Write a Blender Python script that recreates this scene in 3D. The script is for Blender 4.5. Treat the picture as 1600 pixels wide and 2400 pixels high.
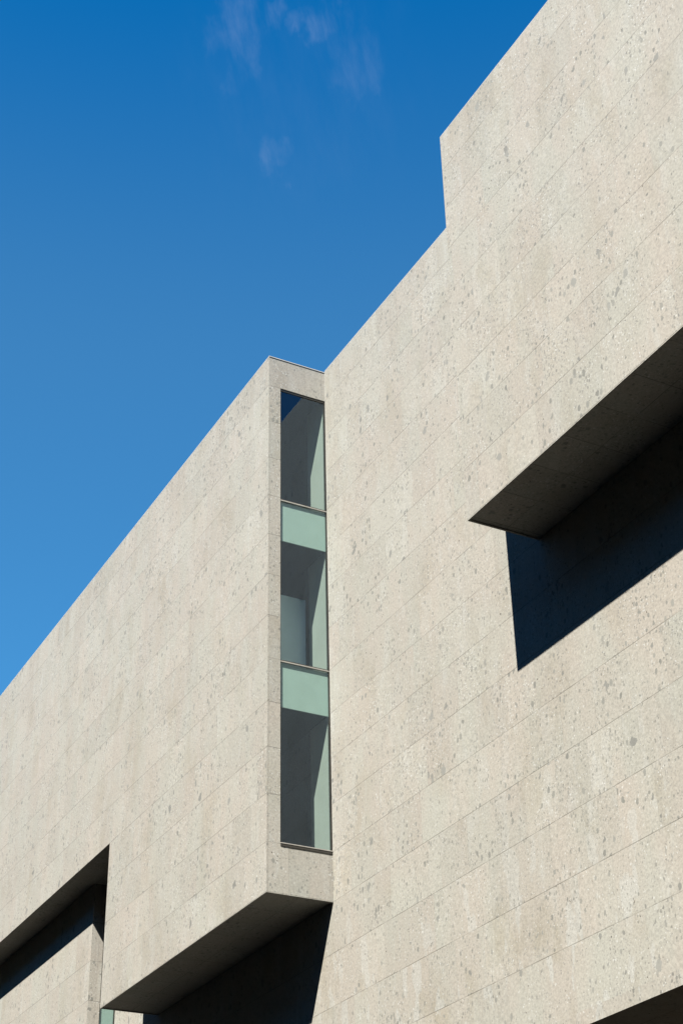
import bpy, bmesh, math, random
from mathutils import Vector, Matrix

for o in list(bpy.data.objects):
    bpy.data.objects.remove(o)
scene = bpy.context.scene
COL = scene.collection
G = 21.75                      # height of the z reference (slot window head) above the ground

# ------------------------------------------------------------------ camera
cam_d = bpy.data.cameras.new("camera")
cam_d.sensor_fit = 'VERTICAL'
cam_d.sensor_height = 36.0
cam_d.lens = 57.011
cam_d.clip_start = 0.1
cam_d.clip_end = 3000
cam = bpy.data.objects.new("camera", cam_d)
COL.objects.link(cam)
R_ = Vector((0.4677, 0.8837, -0.0197)).normalized()
F_ = Vector((-0.7429, 0.4051, 0.5330)).normalized()
U_ = R_.cross(F_).normalized()
R_ = F_.cross(U_).normalized()
cam.matrix_world = Matrix(((R_.x, U_.x, -F_.x, 24.383),
                           (R_.y, U_.y, -F_.y, -12.957),
                           (R_.z, U_.z, -F_.z, -20.147 + G),
                           (0, 0, 0, 1)))
scene.camera = cam

# ------------------------------------------------------------------ sun, sky, exposure
TO_SUN = Vector((0.672, -1.0, 1.442)).normalized()
SUN_EL = math.asin(TO_SUN.z)
SUN_AZ = math.atan2(TO_SUN.x, TO_SUN.y)
sd = bpy.data.lights.new("sun", 'SUN')
sd.energy = 5.0
sd.angle = math.radians(0.5)
sd.color = (1.0, 0.95, 0.87)
sun = bpy.data.objects.new("sun", sd)
sun.rotation_euler = (-TO_SUN).to_track_quat('-Z', 'Y').to_euler()
sun.location = (30, -40, 60)
COL.objects.link(sun)

scene.view_settings.view_transform = 'Standard'
scene.view_settings.look = 'None'
scene.view_settings.exposure = 1.93
scene.view_settings.gamma = 1.0
scene.view_settings.use_curve_mapping = False


class NG:
    """small helper that writes shader maths as nodes"""
    def __init__(self, tree):
        self.t = tree
        self.n = tree.nodes
        self.l = tree.links

    def new(self, typ, **kw):
        nd = self.n.new(typ)
        for k, v in kw.items():
            setattr(nd, k, v)
        return nd

    def put(self, sock, v):
        if isinstance(v, bpy.types.NodeSocket):
            self.l.new(v, sock)
        else:
            sock.default_value = v

    def m(self, op, a, b=None, c=None, clamp=False):
        nd = self.new('ShaderNodeMath', operation=op, use_clamp=clamp)
        self.put(nd.inputs[0], a)
        if b is not None:
            self.put(nd.inputs[1], b)
        if c is not None:
            self.put(nd.inputs[2], c)
        return nd.outputs[0]

    def vec(self, x, y, z):
        nd = self.new('ShaderNodeCombineXYZ')
        for i, v in enumerate((x, y, z)):
            self.put(nd.inputs[i], v)
        return nd.outputs[0]

    def vm(self, op, a, b):
        nd = self.new('ShaderNodeVectorMath', operation=op)
        self.put(nd.inputs[0], a)
        self.put(nd.inputs[1], b)
        return nd.outputs['Value'] if op in ('DOT_PRODUCT', 'LENGTH') else nd.outputs[0]

    def ramp(self, v, lo, hi, a=0.0, b=1.0):
        nd = self.new('ShaderNodeMapRange', interpolation_type='SMOOTHSTEP')
        self.put(nd.inputs['Value'], v)
        self.put(nd.inputs['From Min'], lo)
        self.put(nd.inputs['From Max'], hi)
        self.put(nd.inputs['To Min'], a)
        self.put(nd.inputs['To Max'], b)
        return nd.outputs[0]

    def noise(self, vec, scale, detail=3.0, rough=0.55, color=False):
        nd = self.new('ShaderNodeTexNoise')
        self.put(nd.inputs['Vector'], vec)
        nd.inputs['Scale'].default_value = scale
        nd.inputs['Detail'].default_value = detail
        nd.inputs['Roughness'].default_value = rough
        return nd.outputs['Color' if color else 'Fac']

    def voro(self, vec, scale):
        nd = self.new('ShaderNodeTexVoronoi')
        self.put(nd.inputs['Vector'], vec)
        nd.inputs['Scale'].default_value = scale
        s = self.new('ShaderNodeSeparateColor')
        self.l.new(nd.outputs['Color'], s.inputs[0])
        return nd.outputs['Distance'], s.outputs[0], s.outputs[1], s.outputs[2]

    def mix(self, f, a, b, blend='MIX'):
        nd = self.new('ShaderNodeMix', data_type='RGBA', blend_type=blend)
        self.put(nd.inputs[0], f)
        for i, v in ((6, a), (7, b)):
            if isinstance(v, (tuple, list)):
                v = tuple(v) + (1.0,) * (4 - len(v))
            self.put(nd.inputs[i], v)
        return nd.outputs[2]

    def hsv(self, col, sat=1.0, val=1.0):
        nd = self.new('ShaderNodeHueSaturation')
        self.put(nd.inputs['Color'], col)
        self.put(nd.inputs['Saturation'], sat)
        self.put(nd.inputs['Value'], val)
        return nd.outputs[0]


world = bpy.data.worlds.new("World")
scene.world = world
world.use_nodes = True
w = NG(world.node_tree)
w.n.clear()
sky = w.new('ShaderNodeTexSky', sky_type='NISHITA')
sky.sun_disc = False
sky.sun_elevation = SUN_EL
sky.sun_rotation = SUN_AZ
sky.altitude = 0
sky.air_density = 1.0
sky.dust_density = 0.0
sky.ozone_density = 3.0
dirv = w.new('ShaderNodeTexCoord').outputs['Generated']
# faint wisps of high cloud, laid out on two fixed celestial axes
wa = w.vm('DOT_PRODUCT', dirv, (0.4677, 0.8837, -0.0197))
wb = w.vm('DOT_PRODUCT', dirv, (0.4789, -0.2346, 0.8459))
wn1 = w.noise(w.vec(w.m('MULTIPLY', w.m('ADD', wa, w.m('MULTIPLY', wb, 0.22)), 72.0), w.m('MULTIPLY', wb, 22.0), 0.0), 1.0, 9.0, 0.64)
wq = w.vec(w.m('MULTIPLY', wa, 40.0), w.m('MULTIPLY', wb, 26.0), 3.0)
wsep = w.new('ShaderNodeSeparateColor')
w.l.new(w.noise(wq, 1.0, 4.0, 0.6, color=True), wsep.inputs[0])
va = w.m('ADD', wa, w.m('MULTIPLY', w.m('SUBTRACT', wsep.outputs[0], 0.5), 0.060))
vb = w.m('ADD', wb, w.m('MULTIPLY', w.m('SUBTRACT', wsep.outputs[1], 0.5), 0.085))
wisp = None
for a0, b0, ra, rb, amt in ((-0.0567, 0.2845, 0.0174, 0.0279, 0.8), (-0.0339, 0.2975, 0.0105, 0.0163, 0.9), (-0.0106, 0.2919, 0.0098, 0.014, 0.9), (0.0051, 0.2733, 0.0186, 0.0209, 0.45), (-0.039, 0.2169, 0.0098, 0.0121, 0.8), (-0.0254, 0.2544, 0.0605, 0.0605, 0.12)):
    ea = w.m('POWER', w.m('DIVIDE', w.m('SUBTRACT', va, a0), ra), 2.0)
    eb = w.m('POWER', w.m('DIVIDE', w.m('SUBTRACT', vb, b0), rb), 2.0)
    k = w.m('MULTIPLY', w.m('POWER', w.ramp(w.m('ADD', ea, eb), 2.6, 0.0), 1.8), amt)
    wisp = k if wisp is None else w.m('MAXIMUM', wisp, k)
wisp = w.m('MULTIPLY', wisp, w.ramp(wn1, 0.30, 0.82))
# deep clear zenith, paler lower down
dz = w.new('ShaderNodeSeparateXYZ')
w.l.new(dirv, dz.inputs[0])
zen = w.ramp(dz.outputs[2], 0.60, 0.80)
skycol = w.mix(1.0, sky.outputs[0], w.mix(zen, (0.31, 0.85, 1.03), (0.0, 0.64, 1.02)), 'MULTIPLY')
skycol = w.mix(w.m('MULTIPLY', wisp, 0.07), skycol, (6.8, 7.2, 8.2))
bg = w.new('ShaderNodeBackground')
w.l.new(skycol, bg.inputs[0])
bg.inputs[1].default_value = 0.050
wo = w.new('ShaderNodeOutputWorld')
w.l.new(bg.outputs[0], wo.inputs[0])

scene.cycles.use_denoising = True
scene.cycles.caustics_reflective = True
scene.cycles.blur_glossy = 0.6
scene.cycles.sample_clamp_indirect = 6.0
scene.cycles.max_bounces = 10
scene.cycles.transparent_max_bounces = 16


# ------------------------------------------------------------------ materials
def new_mat(name):
    mt = bpy.data.materials.new(name)
    mt.use_nodes = True
    g = NG(mt.node_tree)
    g.n.clear()
    out = g.new('ShaderNodeOutputMaterial')
    return mt, g, out


def principled(g, out, col, rough=0.7, spec=0.3, metal=0.0, normal=None):
    p = g.new('ShaderNodeBsdfPrincipled')
    if isinstance(col, (tuple, list)):
        col = tuple(col) + (1.0,) * (4 - len(col))
    g.put(p.inputs['Base Color'], col)
    g.put(p.inputs['Roughness'], rough)
    p.inputs['Specular IOR Level'].default_value = spec
    p.inputs['Metallic'].default_value = metal
    if normal is not None:
        g.l.new(normal, p.inputs['Normal'])
    g.l.new(p.outputs[0], out.inputs[0])
    return p


def stone(name, kind):
    """conglomerate stone slabs. kind: 'wall' (courses 0.9 m high) or 'soffit' (slabs across the underside)"""
    mt, g, out = new_mat(name)
    geo = g.new('ShaderNodeNewGeometry')
    pos = geo.outputs['Position']
    sp = g.new('ShaderNodeSeparateXYZ')
    g.l.new(pos, sp.inputs[0])
    x, y, z = sp.outputs
    sn = g.new('ShaderNodeSeparateXYZ')
    g.l.new(geo.outputs['True Normal'], sn.inputs[0])
    xface = g.m('GREATER_THAN', g.m('ABSOLUTE', sn.outputs[0]), 0.5)

    def line(v, period, half, soft):
        q = g.m('DIVIDE', v, period)
        d = g.m('MULTIPLY', g.m('ABSOLUTE', g.m('SUBTRACT', q, g.m('ROUND', q))), period)
        return g.ramp(d, half + soft, half)

    if kind == 'wall':
        zr = g.m('SUBTRACT', z, G)
        row = g.m('FLOOR', g.m('DIVIDE', zr, 0.9))
        ux = g.m('ADD', g.m('SUBTRACT', x, 7.88), g.m('MULTIPLY', g.m('MODULO', g.m('ABSOLUTE', row), 3.0), 0.27))
        uy = g.m('MULTIPLY', g.m('ADD', y, 1.27), 2.0)
        u = g.m('ADD', g.m('MULTIPLY', ux, g.m('SUBTRACT', 1.0, xface)), g.m('MULTIPLY', uy, xface))
        colid = g.m('FLOOR', g.m('DIVIDE', u, 0.8))
        hj = g.m('MULTIPLY', line(zr, 0.9, 0.002, 0.009), g.m('GREATER_THAN', zr, -14.0))
        vj = line(u, 0.8, 0.003, 0.006)
        vj = g.m('MULTIPLY', vj, g.m('ADD', 0.20, g.m('MULTIPLY', xface, 0.55)))
    else:
        row = g.m('FLOOR', g.m('DIVIDE', g.m('ADD', y, 1.27), 0.65))
        u = g.m('SUBTRACT', x, 7.88)
        colid = g.m('FLOOR', g.m('DIVIDE', u, 0.8))
        hj = line(g.m('ADD', y, 1.27), 0.65, 0.003, 0.005)
        vj = line(u, 0.8, 0.004, 0.006)
    wn = g.new('ShaderNodeTexWhiteNoise')
    g.l.new(g.vec(colid, row, g.m('MULTIPLY', xface, 7.0)), wn.inputs[0])
    sw = g.new('ShaderNodeSeparateColor')
    g.l.new(wn.outputs['Color'], sw.inputs[0])
    r1, r2, r3 = sw.outputs[0], sw.outputs[1], sw.outputs[2]

    # each slab is cut from another place in the block: shift the pattern per slab
    shift = g.vm('MULTIPLY', wn.outputs['Color'], (40.0, 40.0, 40.0))
    loc = g.vm('ADD', pos, shift)
    # irregular outlines
    wob = g.vm('SUBTRACT', g.noise(loc, 22.0, 2.0, color=True), (0.5, 0.5, 0.5))
    lw = g.vm('ADD', loc, g.vm('MULTIPLY', wob, (0.045, 0.045, 0.045)))

    lw2 = g.vm('ADD', loc, g.vm('MULTIPLY', g.vm('SUBTRACT', g.noise(loc, 9.0, 3.0, color=True), (0.5, 0.5, 0.5)), (0.16, 0.16, 0.16)))
    clus = g.noise(loc, 1.6, 3.0)                   # where pebbles crowd
    clus2 = g.noise(g.vm('ADD', loc, (9.0, 3.0, 5.0)), 0.9, 2.0)

    # ground mass: pinkish to greenish grey
    t1 = g.noise(g.vm('ADD', g.vm('MULTIPLY', pos, (1.0, 1.0, 0.45)), g.vm('MULTIPLY', shift, (0.01, 0.01, 0.01))), 1.1, 5.0)
    tone = g.m('ADD', g.m('MULTIPLY', g.ramp(t1, 0.36, 0.64), 0.74), g.m('MULTIPLY', r1, 0.26))
    base = g.mix(tone, (0.474, 0.420, 0.360), (0.462, 0.440, 0.380))
    # paler bleached runs and yellowish dirt
    run = g.noise(g.vm('MULTIPLY', loc, (2.6, 2.6, 0.55)), 1.7, 5.0, 0.6)
    base = g.mix(g.m('MULTIPLY', g.ramp(run, 0.56, 0.72), 0.50), base, (0.535, 0.515, 0.47))
    dirt = g.noise(g.vm('MULTIPLY', g.vm('ADD', pos, (31.0, 7.0, 2.0)), (1.3, 1.3, 0.7)), 0.9, 5.0, 0.62)
    low = g.ramp(z, 12.5, 6.0) if kind == 'wall' else 0.0          # street grime on the lower courses
    base = g.mix(g.m('MULTIPLY', g.ramp(dirt, 0.50, 0.72), g.m('ADD', 0.40, g.m('MULTIPLY', low, 0.45))), base, (0.370, 0.325, 0.250))
    if kind == 'wall':                                             # run-off stains below the copings
        rn = g.noise(g.vm('MULTIPLY', pos, (2.2, 2.2, 0.25)), 1.6, 5.0, 0.65)
        st = g.m('MULTIPLY', g.ramp(z, G - 1.3, G + 0.7), g.ramp(rn, 0.36, 0.66))
        base = g.mix(g.m('MULTIPLY', st, 0.40), base, (0.37, 0.32, 0.262))
    blot = g.noise(g.vm('MULTIPLY', loc, (1.9, 1.9, 0.75)), 1.5, 4.0, 0.5)
    base = g.mix(g.m('MULTIPLY', g.ramp(blot, 0.585, 0.625), g.m('ADD', 0.22, g.m('MULTIPLY', low, 0.70))), base, (0.52, 0.50, 0.455))
    # fine grain
    fine = g.noise(loc, 26.0, 4.0, 0.75)
    base = g.mix(1.0, base, g.vec(*[g.ramp(fine, 0.28, 0.72, 0.83, 1.17)] * 3), 'MULTIPLY')

    def clast(vec, scale, prob, rad, cols, amt, gate=None):
        d, a, b, c = g.voro(vec, scale)
        rr = g.m('MULTIPLY', g.m('ADD', 0.35, g.m('MULTIPLY', b, 0.65)), rad)
        mk = g.ramp(d, rr, g.m('MULTIPLY', rr, 0.80))
        p = prob if gate is None else g.m('MULTIPLY', gate, prob)
        mk = g.m('MULTIPLY', mk, g.m('LESS_THAN', a, p))
        col = g.mix(c, cols[0], cols[1])
        return g.m('MULTIPLY', mk, amt), col

    gate = g.m('MULTIPLY', g.ramp(clus, 0.38, 0.62, 0.14, 1.0), g.m('ADD', 0.50, g.m('MULTIPLY', r3, 0.85)))
    gate2 = g.m('MULTIPLY', g.ramp(clus2, 0.42, 0.60, 0.08, 1.15), g.m('ADD', 0.45, g.m('MULTIPLY', r3, 0.95)))
    layers = [
        (lw, 30.0, 0.50, 0.46, ((0.24, 0.23, 0.21), (0.36, 0.34, 0.31)), 0.75, gate),
        (g.vm('ADD', lw, (3.0, 8.0, 1.0)), 26.0, 0.34, 0.44, ((0.62, 0.60, 0.56), (0.72, 0.70, 0.66)), 0.70, gate),
        (g.vm('MULTIPLY', lw, (1.1, 1.1, 0.75)), 17.0, 0.50, 0.46, ((0.225, 0.215, 0.19), (0.345, 0.325, 0.285)), 0.82, gate),
        (g.vm('MULTIPLY', lw, (1.05, 1.05, 0.7)), 9.5, 0.42, 0.42, ((0.215, 0.208, 0.185), (0.33, 0.318, 0.282)), 0.84, gate2),
        (g.vm('MULTIPLY', lw2, (1.0, 1.0, 0.75)), 4.6, 0.16, 0.36, ((0.225, 0.218, 0.20), (0.34, 0.328, 0.295)), 0.84, gate2),
        (lw, 11.0, 0.14, 0.17, ((0.05, 0.04, 0.03), (0.14, 0.12, 0.09)), 0.85, None),
    ]
    for vec, sc_, pr, rad, cols, amt, gt in layers:
        mk, col = clast(vec, sc_, pr, rad, cols, amt, gt)
        base = g.mix(mk, base, col)
    # slabs differ a little in lightness
    base = g.mix(1.0, base, g.vec(*[g.m('ADD', 0.957, g.m('MULTIPLY', r2, 0.086))] * 3), 'MULTIPLY')
    base = g.mix(1.0, base, (0.436, 0.456, 0.464), 'MULTIPLY')
    # open joints, unevenly dirty
    jn = g.ramp(g.noise(pos, 1.9, 4.0, 0.65), 0.36, 0.60, 0.32, 1.0)
    jm = g.m('MULTIPLY', g.m('MAXIMUM', hj, vj), jn)
    base = g.mix(g.m('MULTIPLY', jm, 0.64), base, (0.055, 0.050, 0.042))
    bmp = g.new('ShaderNodeBump')
    bmp.inputs['Strength'].default_value = 0.22
    bmp.inputs['Distance'].default_value = 0.006
    hgt = g.m('ADD', g.m('MULTIPLY', g.noise(loc, 45.0, 4.0, 0.7), 0.7), g.m('MULTIPLY', jm, -1.0))
    g.l.new(hgt, bmp.inputs['Height'])
    principled(g, out, base, g.ramp(fine, 0.3, 0.7, 0.72, 0.88), 0.25, 0.0, bmp.outputs[0])
    return mt


def plain(name, col, rough=0.6, spec=0.3, metal=0.0, scale=6.0, var=0.12):
    mt, g, out = new_mat(name)
    pos = g.new('ShaderNodeNewGeometry').outputs['Position']
    n = g.noise(pos, scale, 4.0)
    c = g.mix(1.0, col, g.vec(*[g.ramp(n, 0.25, 0.75, 1.0 - var, 1.0 + var)] * 3), 'MULTIPLY')
    principled(g, out, c, rough, spec, metal)
    return mt


def glass(name, tint):
    mt, g, out = new_mat(name)
    geo = g.new('ShaderNodeNewGeometry')
    cs = g.m('ABSOLUTE', g.vm('DOT_PRODUCT', geo.outputs['Incoming'], geo.outputs['Normal']))
    fac = g.m('ADD', 0.095, g.m('MULTIPLY', g.m('POWER', g.m('SUBTRACT', 1.0, cs), 5.0), 0.915))   # two-sided pane reflectance
    tr = g.new('ShaderNodeBsdfTransparent')
    tr.inputs[0].default_value = tint + (1.0,)
    gl = g.new('ShaderNodeBsdfGlossy')
    gl.inputs['Roughness'].default_value = 0.0
    gl.inputs['Color'].default_value = (0.62, 0.80, 1.0, 1.0)
    mx = g.new('ShaderNodeMixShader')
    g.l.new(fac, mx.inputs[0])
    g.l.new(tr.outputs[0], mx.inputs[1])
    g.l.new(gl.outputs[0], mx.inputs[2])
    g.l.new(mx.outputs[0], out.inputs[0])
    return mt


M = {
    'stone': stone('conglomerate_stone', 'wall'),
    'soffit': stone('conglomerate_soffit', 'soffit'),
    'coping': plain('coping_metal', (0.26, 0.255, 0.24), 0.6, 0.3, 0.0),
    'frame': plain('bronze_frame', (0.045, 0.042, 0.036), 0.4, 0.4, 0.5),
    'bar': plain('pale_aluminium', (0.27, 0.26, 0.235), 0.35, 0.5, 0.4),
    'spandrel': plain('spandrel_back_paint', (0.255, 0.302, 0.292), 0.6, 0.3, 0.0, 3.0, 0.03),
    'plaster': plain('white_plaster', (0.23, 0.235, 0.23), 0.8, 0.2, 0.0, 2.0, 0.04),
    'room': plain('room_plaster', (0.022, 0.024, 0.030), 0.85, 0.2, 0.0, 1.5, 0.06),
    'blind': plain('white_blind', (0.62, 0.66, 0.68), 0.8, 0.2, 0.0, 2.0, 0.04),
    'glass': glass('green_glass', (0.75, 0.845, 0.79)),
    'roof': plain('roof_membrane', (0.16, 0.16, 0.155), 0.9, 0.2, 0.0, 3.0, 0.15),
    'asphalt': plain('asphalt', (0.055, 0.054, 0.052), 0.9, 0.25, 0.0, 9.0, 0.25),
    'paving': plain('stone_paving', (0.085, 0.066, 0.044), 0.85, 0.25, 0.0, 4.0, 0.15),
    'kerb': plain('granite_kerb', (0.30, 0.29, 0.27), 0.8, 0.3, 0.0, 14.0, 0.15),
    'earth': plain('ground_mix', (0.09, 0.085, 0.075), 0.95, 0.2, 0.0, 0.3, 0.3),
    'brick': plain('dark_brick', (0.048, 0.029, 0.016), 0.9, 0.2, 0.0, 2.0, 0.25),
    'dark_glass': plain('dark_window_glass', (0.02, 0.022, 0.025), 0.1, 0.5, 0.0),
    'paint': plain('road_paint', (0.75, 0.75, 0.72), 0.7, 0.3, 0.0, 20.0, 0.1),
}


# ------------------------------------------------------------------ mesh helpers
def link(name, bm, mat, parent=None):
    bmesh.ops.recalc_face_normals(bm, faces=bm.faces)
    me = bpy.data.meshes.new(name)
    bm.to_mesh(me)
    bm.free()
    me.materials.append(mat)
    ob = bpy.data.objects.new(name, me)
    COL.objects.link(ob)
    if parent is not None:
        ob.parent = parent
    return ob


def prism(bm, pts, axis, a, b):
    """extrude a polygon. axis 'y': pts are (x,z); axis 'x': pts are (y,z); axis 'z': pts are (x,y)"""
    def v(p, t):
        if axis == 'y':
            return (p[0], t, p[1] + G)
        if axis == 'x':
            return (t, p[0], p[1] + G)
        return (p[0], p[1], t + G)
    va = [bm.verts.new(v(p, a)) for p in pts]
    vb = [bm.verts.new(v(p, b)) for p in pts]
    bm.faces.new(va)
    bm.faces.new(list(reversed(vb)))
    n = len(pts)
    for i in range(n):
        j = (i + 1) % n
        bm.faces.new((va[i], vb[i], vb[j], va[j]))
    return bm


def box(bm, x0, x1, y0, y1, z0, z1):
    return prism(bm, [(x0, z0), (x1, z0), (x1, z1), (x0, z1)], 'y', y0, y1)


def B():
    return bmesh.new()


def boxes(name, mat, parent, *dims):
    bm = B()
    for d in dims:
        box(bm, *d)
    return link(name, bm, mat, parent)


D = 1.30            # projection of the upper volumes
H = 0.65            # projection of the lower left volume
T1, T0, T2 = 0.735, 0.765, 0.80
XR = 24.0
XL = -34.0

building = bpy.data.objects.new("stone_building", None)
building.location = (0, 0, 0)
COL.objects.link(building)
building['label'] = "large pale conglomerate stone building with overhanging blank volumes and a tall narrow slot window"
building['category'] = "building"

# ---- main wall, the plane set back between the two projecting volumes
bm = prism(B(), [(0, T0), (XR, T0), (XR, -14.60), (5.2, -14.60), (5.2, -21.75), (-10.59, -21.75), (-10.59, -7.13),
                 (-7.90, -7.13), (-7.90, -10.74), (0, -10.74)], 'y', 0.0, 0.35)
main_wall = link('main_wall', bm, M['stone'], building)
boxes('coping', M['coping'], main_wall, (0.012, XR, 0.0, 0.42, T0 + 0.003, T0 + 0.022))
boxes('soffit', M['soffit'], main_wall, (5.25, XR, 0.03, 4.0, -14.575, -14.5))


# ---- projecting volumes
left = link('projecting_volume', prism(B(), [(XL, T1), (0, T1), (0, -10.81), (-7.97, -10.81), (-7.97, -7.205), (XL, -7.205)],
                                       'y', -D, -D + 0.03), M['stone'], building)
EW = 0.06
bm = prism(B(), [(-D + 0.03, T1), (-0.001, T1), (-0.001, 0.0), (-1.033, 0.0), (-1.033, -9.905), (-0.001, -9.905),
                 (-0.001, -10.81), (-D + 0.03, -10.81)], 'x', -EW, 0.0)
link('end_wall', bm, M['stone'], left)
bm = B()
box(bm, -7.97, -7.94, -D + 0.03, -0.001, -10.81, -7.12)
link('end_wall', bm, M['stone'], left)
boxes('soffit', M['soffit'], left, (-7.939, -EW - 0.001, -D + 0.042, -0.002, -10.788, -10.70))
boxes('soffit', M['soffit'], left, (XL, -7.972, -D + 0.042, -0.002, -7.180, -7.11))
bm = B()
prism(bm, [(XL, -D), (0.012, -D), (0.012, -0.002), (-0.35, -0.002), (-0.35, -D + 0.35), (XL, -D + 0.35)], 'z', T1 + 0.004, T1 + 0.024)
link('coping', bm, M['coping'], left)

right = link('projecting_volume', prism(B(), [(6.972, T2), (XR, T2), (XR, -7.215), (6.972, -7.215)], 'y', -D, -D + 0.03),
             M['stone'], building)
bm = B()
box(bm, 6.972, 7.002, -D + 0.03, -0.001, -7.215, T2)
link('end_wall', bm, M['stone'], right)
boxes('soffit', M['soffit'], right, (7.003, XR, -D + 0.042, -0.002, -7.190, -7.10))
boxes('coping', M['coping'], right, (6.972, XR, -D, -0.02, T2 + 0.003, T2 + 0.022))

left['label'] = 'stone block with a stepped dark underside and the slot window in its end'
right['label'] = 'stone block overhanging the wall above a deep angular shadow'
low = link('lower_volume', prism(B(), [(XL, -7.13), (-10.60, -7.13), (-10.60, -21.75), (XL, -21.75)], 'y', -H, -H + 0.03),
           M['stone'], building)
bm = prism(B(), [(-H + 0.03, -7.13), (-0.001, -7.13), (-0.001, -7.6), (-0.366, -7.6), (-0.366, -20.6), (-0.001, -20.6),
                 (-0.001, -21.75), (-H + 0.03, -21.75)], 'x', -10.66, -10.60)
link('end_wall', bm, M['stone'], low)


# ---- windows in the end walls
def slot_window(xo, yl, y_r, z_top, z_bot, rails, spandrels):
    """xo: outer plane; rails: heights of the glazing bars; spandrels: (top, bottom) of the opaque bands"""
    bm = B()
    box(bm, xo - 0.075, xo - 0.012, y_r - 0.014, y_r - 0.002, z_bot + 0.03, z_top - 0.05)       # jamb at the wall
    box(bm, xo - 0.075, xo - 0.030, yl - 0.02, yl + 0.02, z_bot + 0.03, z_top - 0.05)            # jamb behind the stone strip
    box(bm, xo - 0.075, xo - 0.014, yl - 0.02, y_r - 0.002, z_top - 0.048, z_top + 0.01)         # head
    win = link('window', bm, M['frame'], building)
    boxes('sill', M['bar'], win, (xo - 0.075, xo + 0.020, yl + 0.001, y_r - 0.002, z_bot + 0.010, z_bot + 0.028))
    boxes('drip', M['frame'], win, (xo - 0.055, xo + 0.012, yl + 0.004, y_r - 0.004, z_bot - 0.035, z_bot + 0.009))
    edges = [z_top - 0.05] + list(rails) + [z_bot + 0.03]
    for a, b in zip(edges[:-1], edges[1:]):
        boxes('pane', M['glass'], win, (xo - 0.030, xo - 0.026, yl + 0.021, y_r - 0.015, b + 0.012, a - 0.012))
    # single-surface panes: keep only the outer face of each sheet
    for ch in [c for c in bpy.data.objects if c.parent == win and c.name.startswith('pane')]:
        b2 = bmesh.new()
        b2.from_mesh(ch.data)
        b2.normal_update()
        drop = [f for f in b2.faces if f.normal.x < 0.5]
        bmesh.ops.delete(b2, geom=drop, context='FACES')
        b2.to_mesh(ch.data)
        b2.free()
    for zr in rails:
        boxes('glazing_bar', M['bar'], win, (xo - 0.050, xo - 0.006, yl + 0.003, y_r - 0.004, zr - 0.020, zr + 0.004))
        boxes('gasket', M['frame'], win, (xo - 0.050, xo - 0.014, yl + 0.003, y_r - 0.004, zr + 0.005, zr + 0.024))
    for a, b in spandrels:
        boxes('spandrel_panel', M['spandrel'], win, (xo - 0.075, xo - 0.050, yl + 0.021, y_r - 0.015, b, a - 0.025))
    return win


slot_window(0.0, -1.033, 0.0, 0.0, -9.905, (-2.735, -6.31), ((-2.735, -3.655), (-6.31, -7.24)))
slot_window(-10.60, -0.366, 0.0, -7.6, -20.6, (-9.92, -13.52, -17.1), ((-9.92, -10.85), (-13.52, -14.4), (-17.1, -18.0)))

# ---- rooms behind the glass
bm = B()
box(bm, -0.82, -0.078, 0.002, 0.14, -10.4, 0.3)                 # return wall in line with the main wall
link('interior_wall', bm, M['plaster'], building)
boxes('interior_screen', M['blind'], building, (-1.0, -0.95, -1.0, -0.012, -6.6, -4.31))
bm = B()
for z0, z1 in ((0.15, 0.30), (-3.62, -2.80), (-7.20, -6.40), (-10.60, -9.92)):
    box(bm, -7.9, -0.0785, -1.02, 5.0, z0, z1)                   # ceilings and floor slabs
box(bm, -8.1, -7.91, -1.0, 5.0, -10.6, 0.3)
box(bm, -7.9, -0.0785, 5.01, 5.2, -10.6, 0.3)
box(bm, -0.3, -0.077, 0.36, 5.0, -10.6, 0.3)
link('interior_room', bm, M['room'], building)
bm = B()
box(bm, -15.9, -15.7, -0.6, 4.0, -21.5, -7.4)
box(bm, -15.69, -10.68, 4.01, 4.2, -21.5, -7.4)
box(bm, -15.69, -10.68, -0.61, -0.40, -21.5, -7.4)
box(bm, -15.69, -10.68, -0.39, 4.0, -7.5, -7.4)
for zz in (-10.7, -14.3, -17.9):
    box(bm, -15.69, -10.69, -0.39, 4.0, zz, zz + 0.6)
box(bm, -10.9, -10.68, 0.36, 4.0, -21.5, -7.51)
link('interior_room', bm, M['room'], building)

boxes('bounce_lining', M['blind'], building, (-7.9, -0.08, -1.25, -1.04, -10.65, 0.3))  # unseen lining, made white to bounce light onto the return wall

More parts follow.
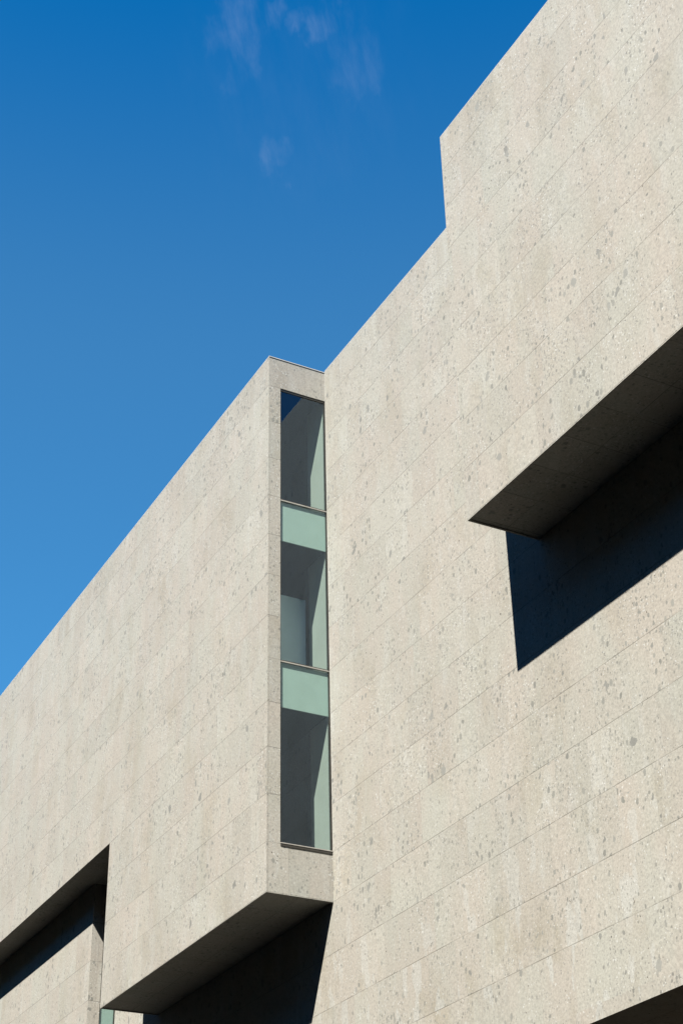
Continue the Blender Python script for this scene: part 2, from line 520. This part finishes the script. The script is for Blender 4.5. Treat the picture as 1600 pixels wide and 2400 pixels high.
# ---- roof, rear walls and the recessed ground floor
boxes('roof', M['roof'], building, (XL + 0.05, -0.4, -1.2, 13.9, 0.35, 0.45), (-0.399, 6.9, 0.36, 13.9, 0.35, 0.45),
      (7.05, XR - 0.05, -1.2, 13.9, 0.35, 0.45))
bm = prism(B(), [(XL, -1.26), (XL + 0.04, -1.26), (XL + 0.04, 13.9), (XR, 13.9), (XR, 14.2), (XL, 14.2)], 'z', -21.75, T1)
link('rear_wall', bm, M['stone'], building)
bm = B()
box(bm, 5.0, XR, 4.01, 4.2, -21.75, -14.45)
link('recess_wall', bm, M['stone'], building)
boxes('side_wall', M['stone'], building, (XR + 0.001, XR + 0.3, -D, 13.89, -7.2, T0), (XR + 0.001, XR + 0.3, 0.0, 13.89, -21.75, -7.21))

# ------------------------------------------------------------------ setting: ground, street
def slab(name, mat, x0, x1, y0, y1, z0, z1):
    bm = B()
    box(bm, x0, x1, y0, y1, z0 - G, z1 - G)
    o = link(name, bm, mat)
    o['kind'] = 'structure'
    return o


bm = B()
vs = [bm.verts.new(p) for p in ((-900, -900, -0.15), (900, -900, -0.15), (900, 900, -0.15), (-900, 900, -0.15))]
bm.faces.new(vs)
gr = link('ground', bm, M['earth'])
gr['kind'] = 'structure'
slab('road', M['asphalt'], -300, 300, -11.0, -4.2, -0.146, -0.13)
slab('pavement', M['paving'], -300, 300, -4.0, 30, -0.14, -0.004)
slab('kerb', M['kerb'], -300, 300, -4.2, -4.001, -0.14, 0.0)
slab('kerb', M['kerb'], -300, 300, -11.2, -11.001, -0.14, 0.0)
slab('pavement', M['paving'], -300, 300, -30, -11.201, -0.14, -0.004)

# ------------------------------------------------------------------ block added behind the camera, out of view, to cut sky light
opp = bpy.data.objects.new("unseen_sky_blocker", None)
opp.location = (0, -16, 0)
COL.objects.link(opp)
opp['label'] = "unseen dark brick block with plain windows, added across the street to block sky light"
opp['category'] = "building"


def child_boxes(name, mat, parent, *dims):
    o = boxes(name, mat, None, *dims)
    o.parent = parent
    o.matrix_parent_inverse = Matrix.Translation(-parent.location)
    return o


child_boxes('wall', M['brick'], opp, (-70, 110, -28, -16.0, -21.75, 3.6))
child_boxes('cornice', M['kerb'], opp, (-70.3, 110.3, -28.3, -15.6, 3.603, 4.05))
for fl in range(7):
    for k in range(12):
        x0 = -40 + 10 * k
        z0 = -20.0 + 3.35 * fl
        child_boxes('window', M['dark_glass'], opp, (x0, x0 + 1.6, -15.99, -15.95, z0, z0 + 1.8))
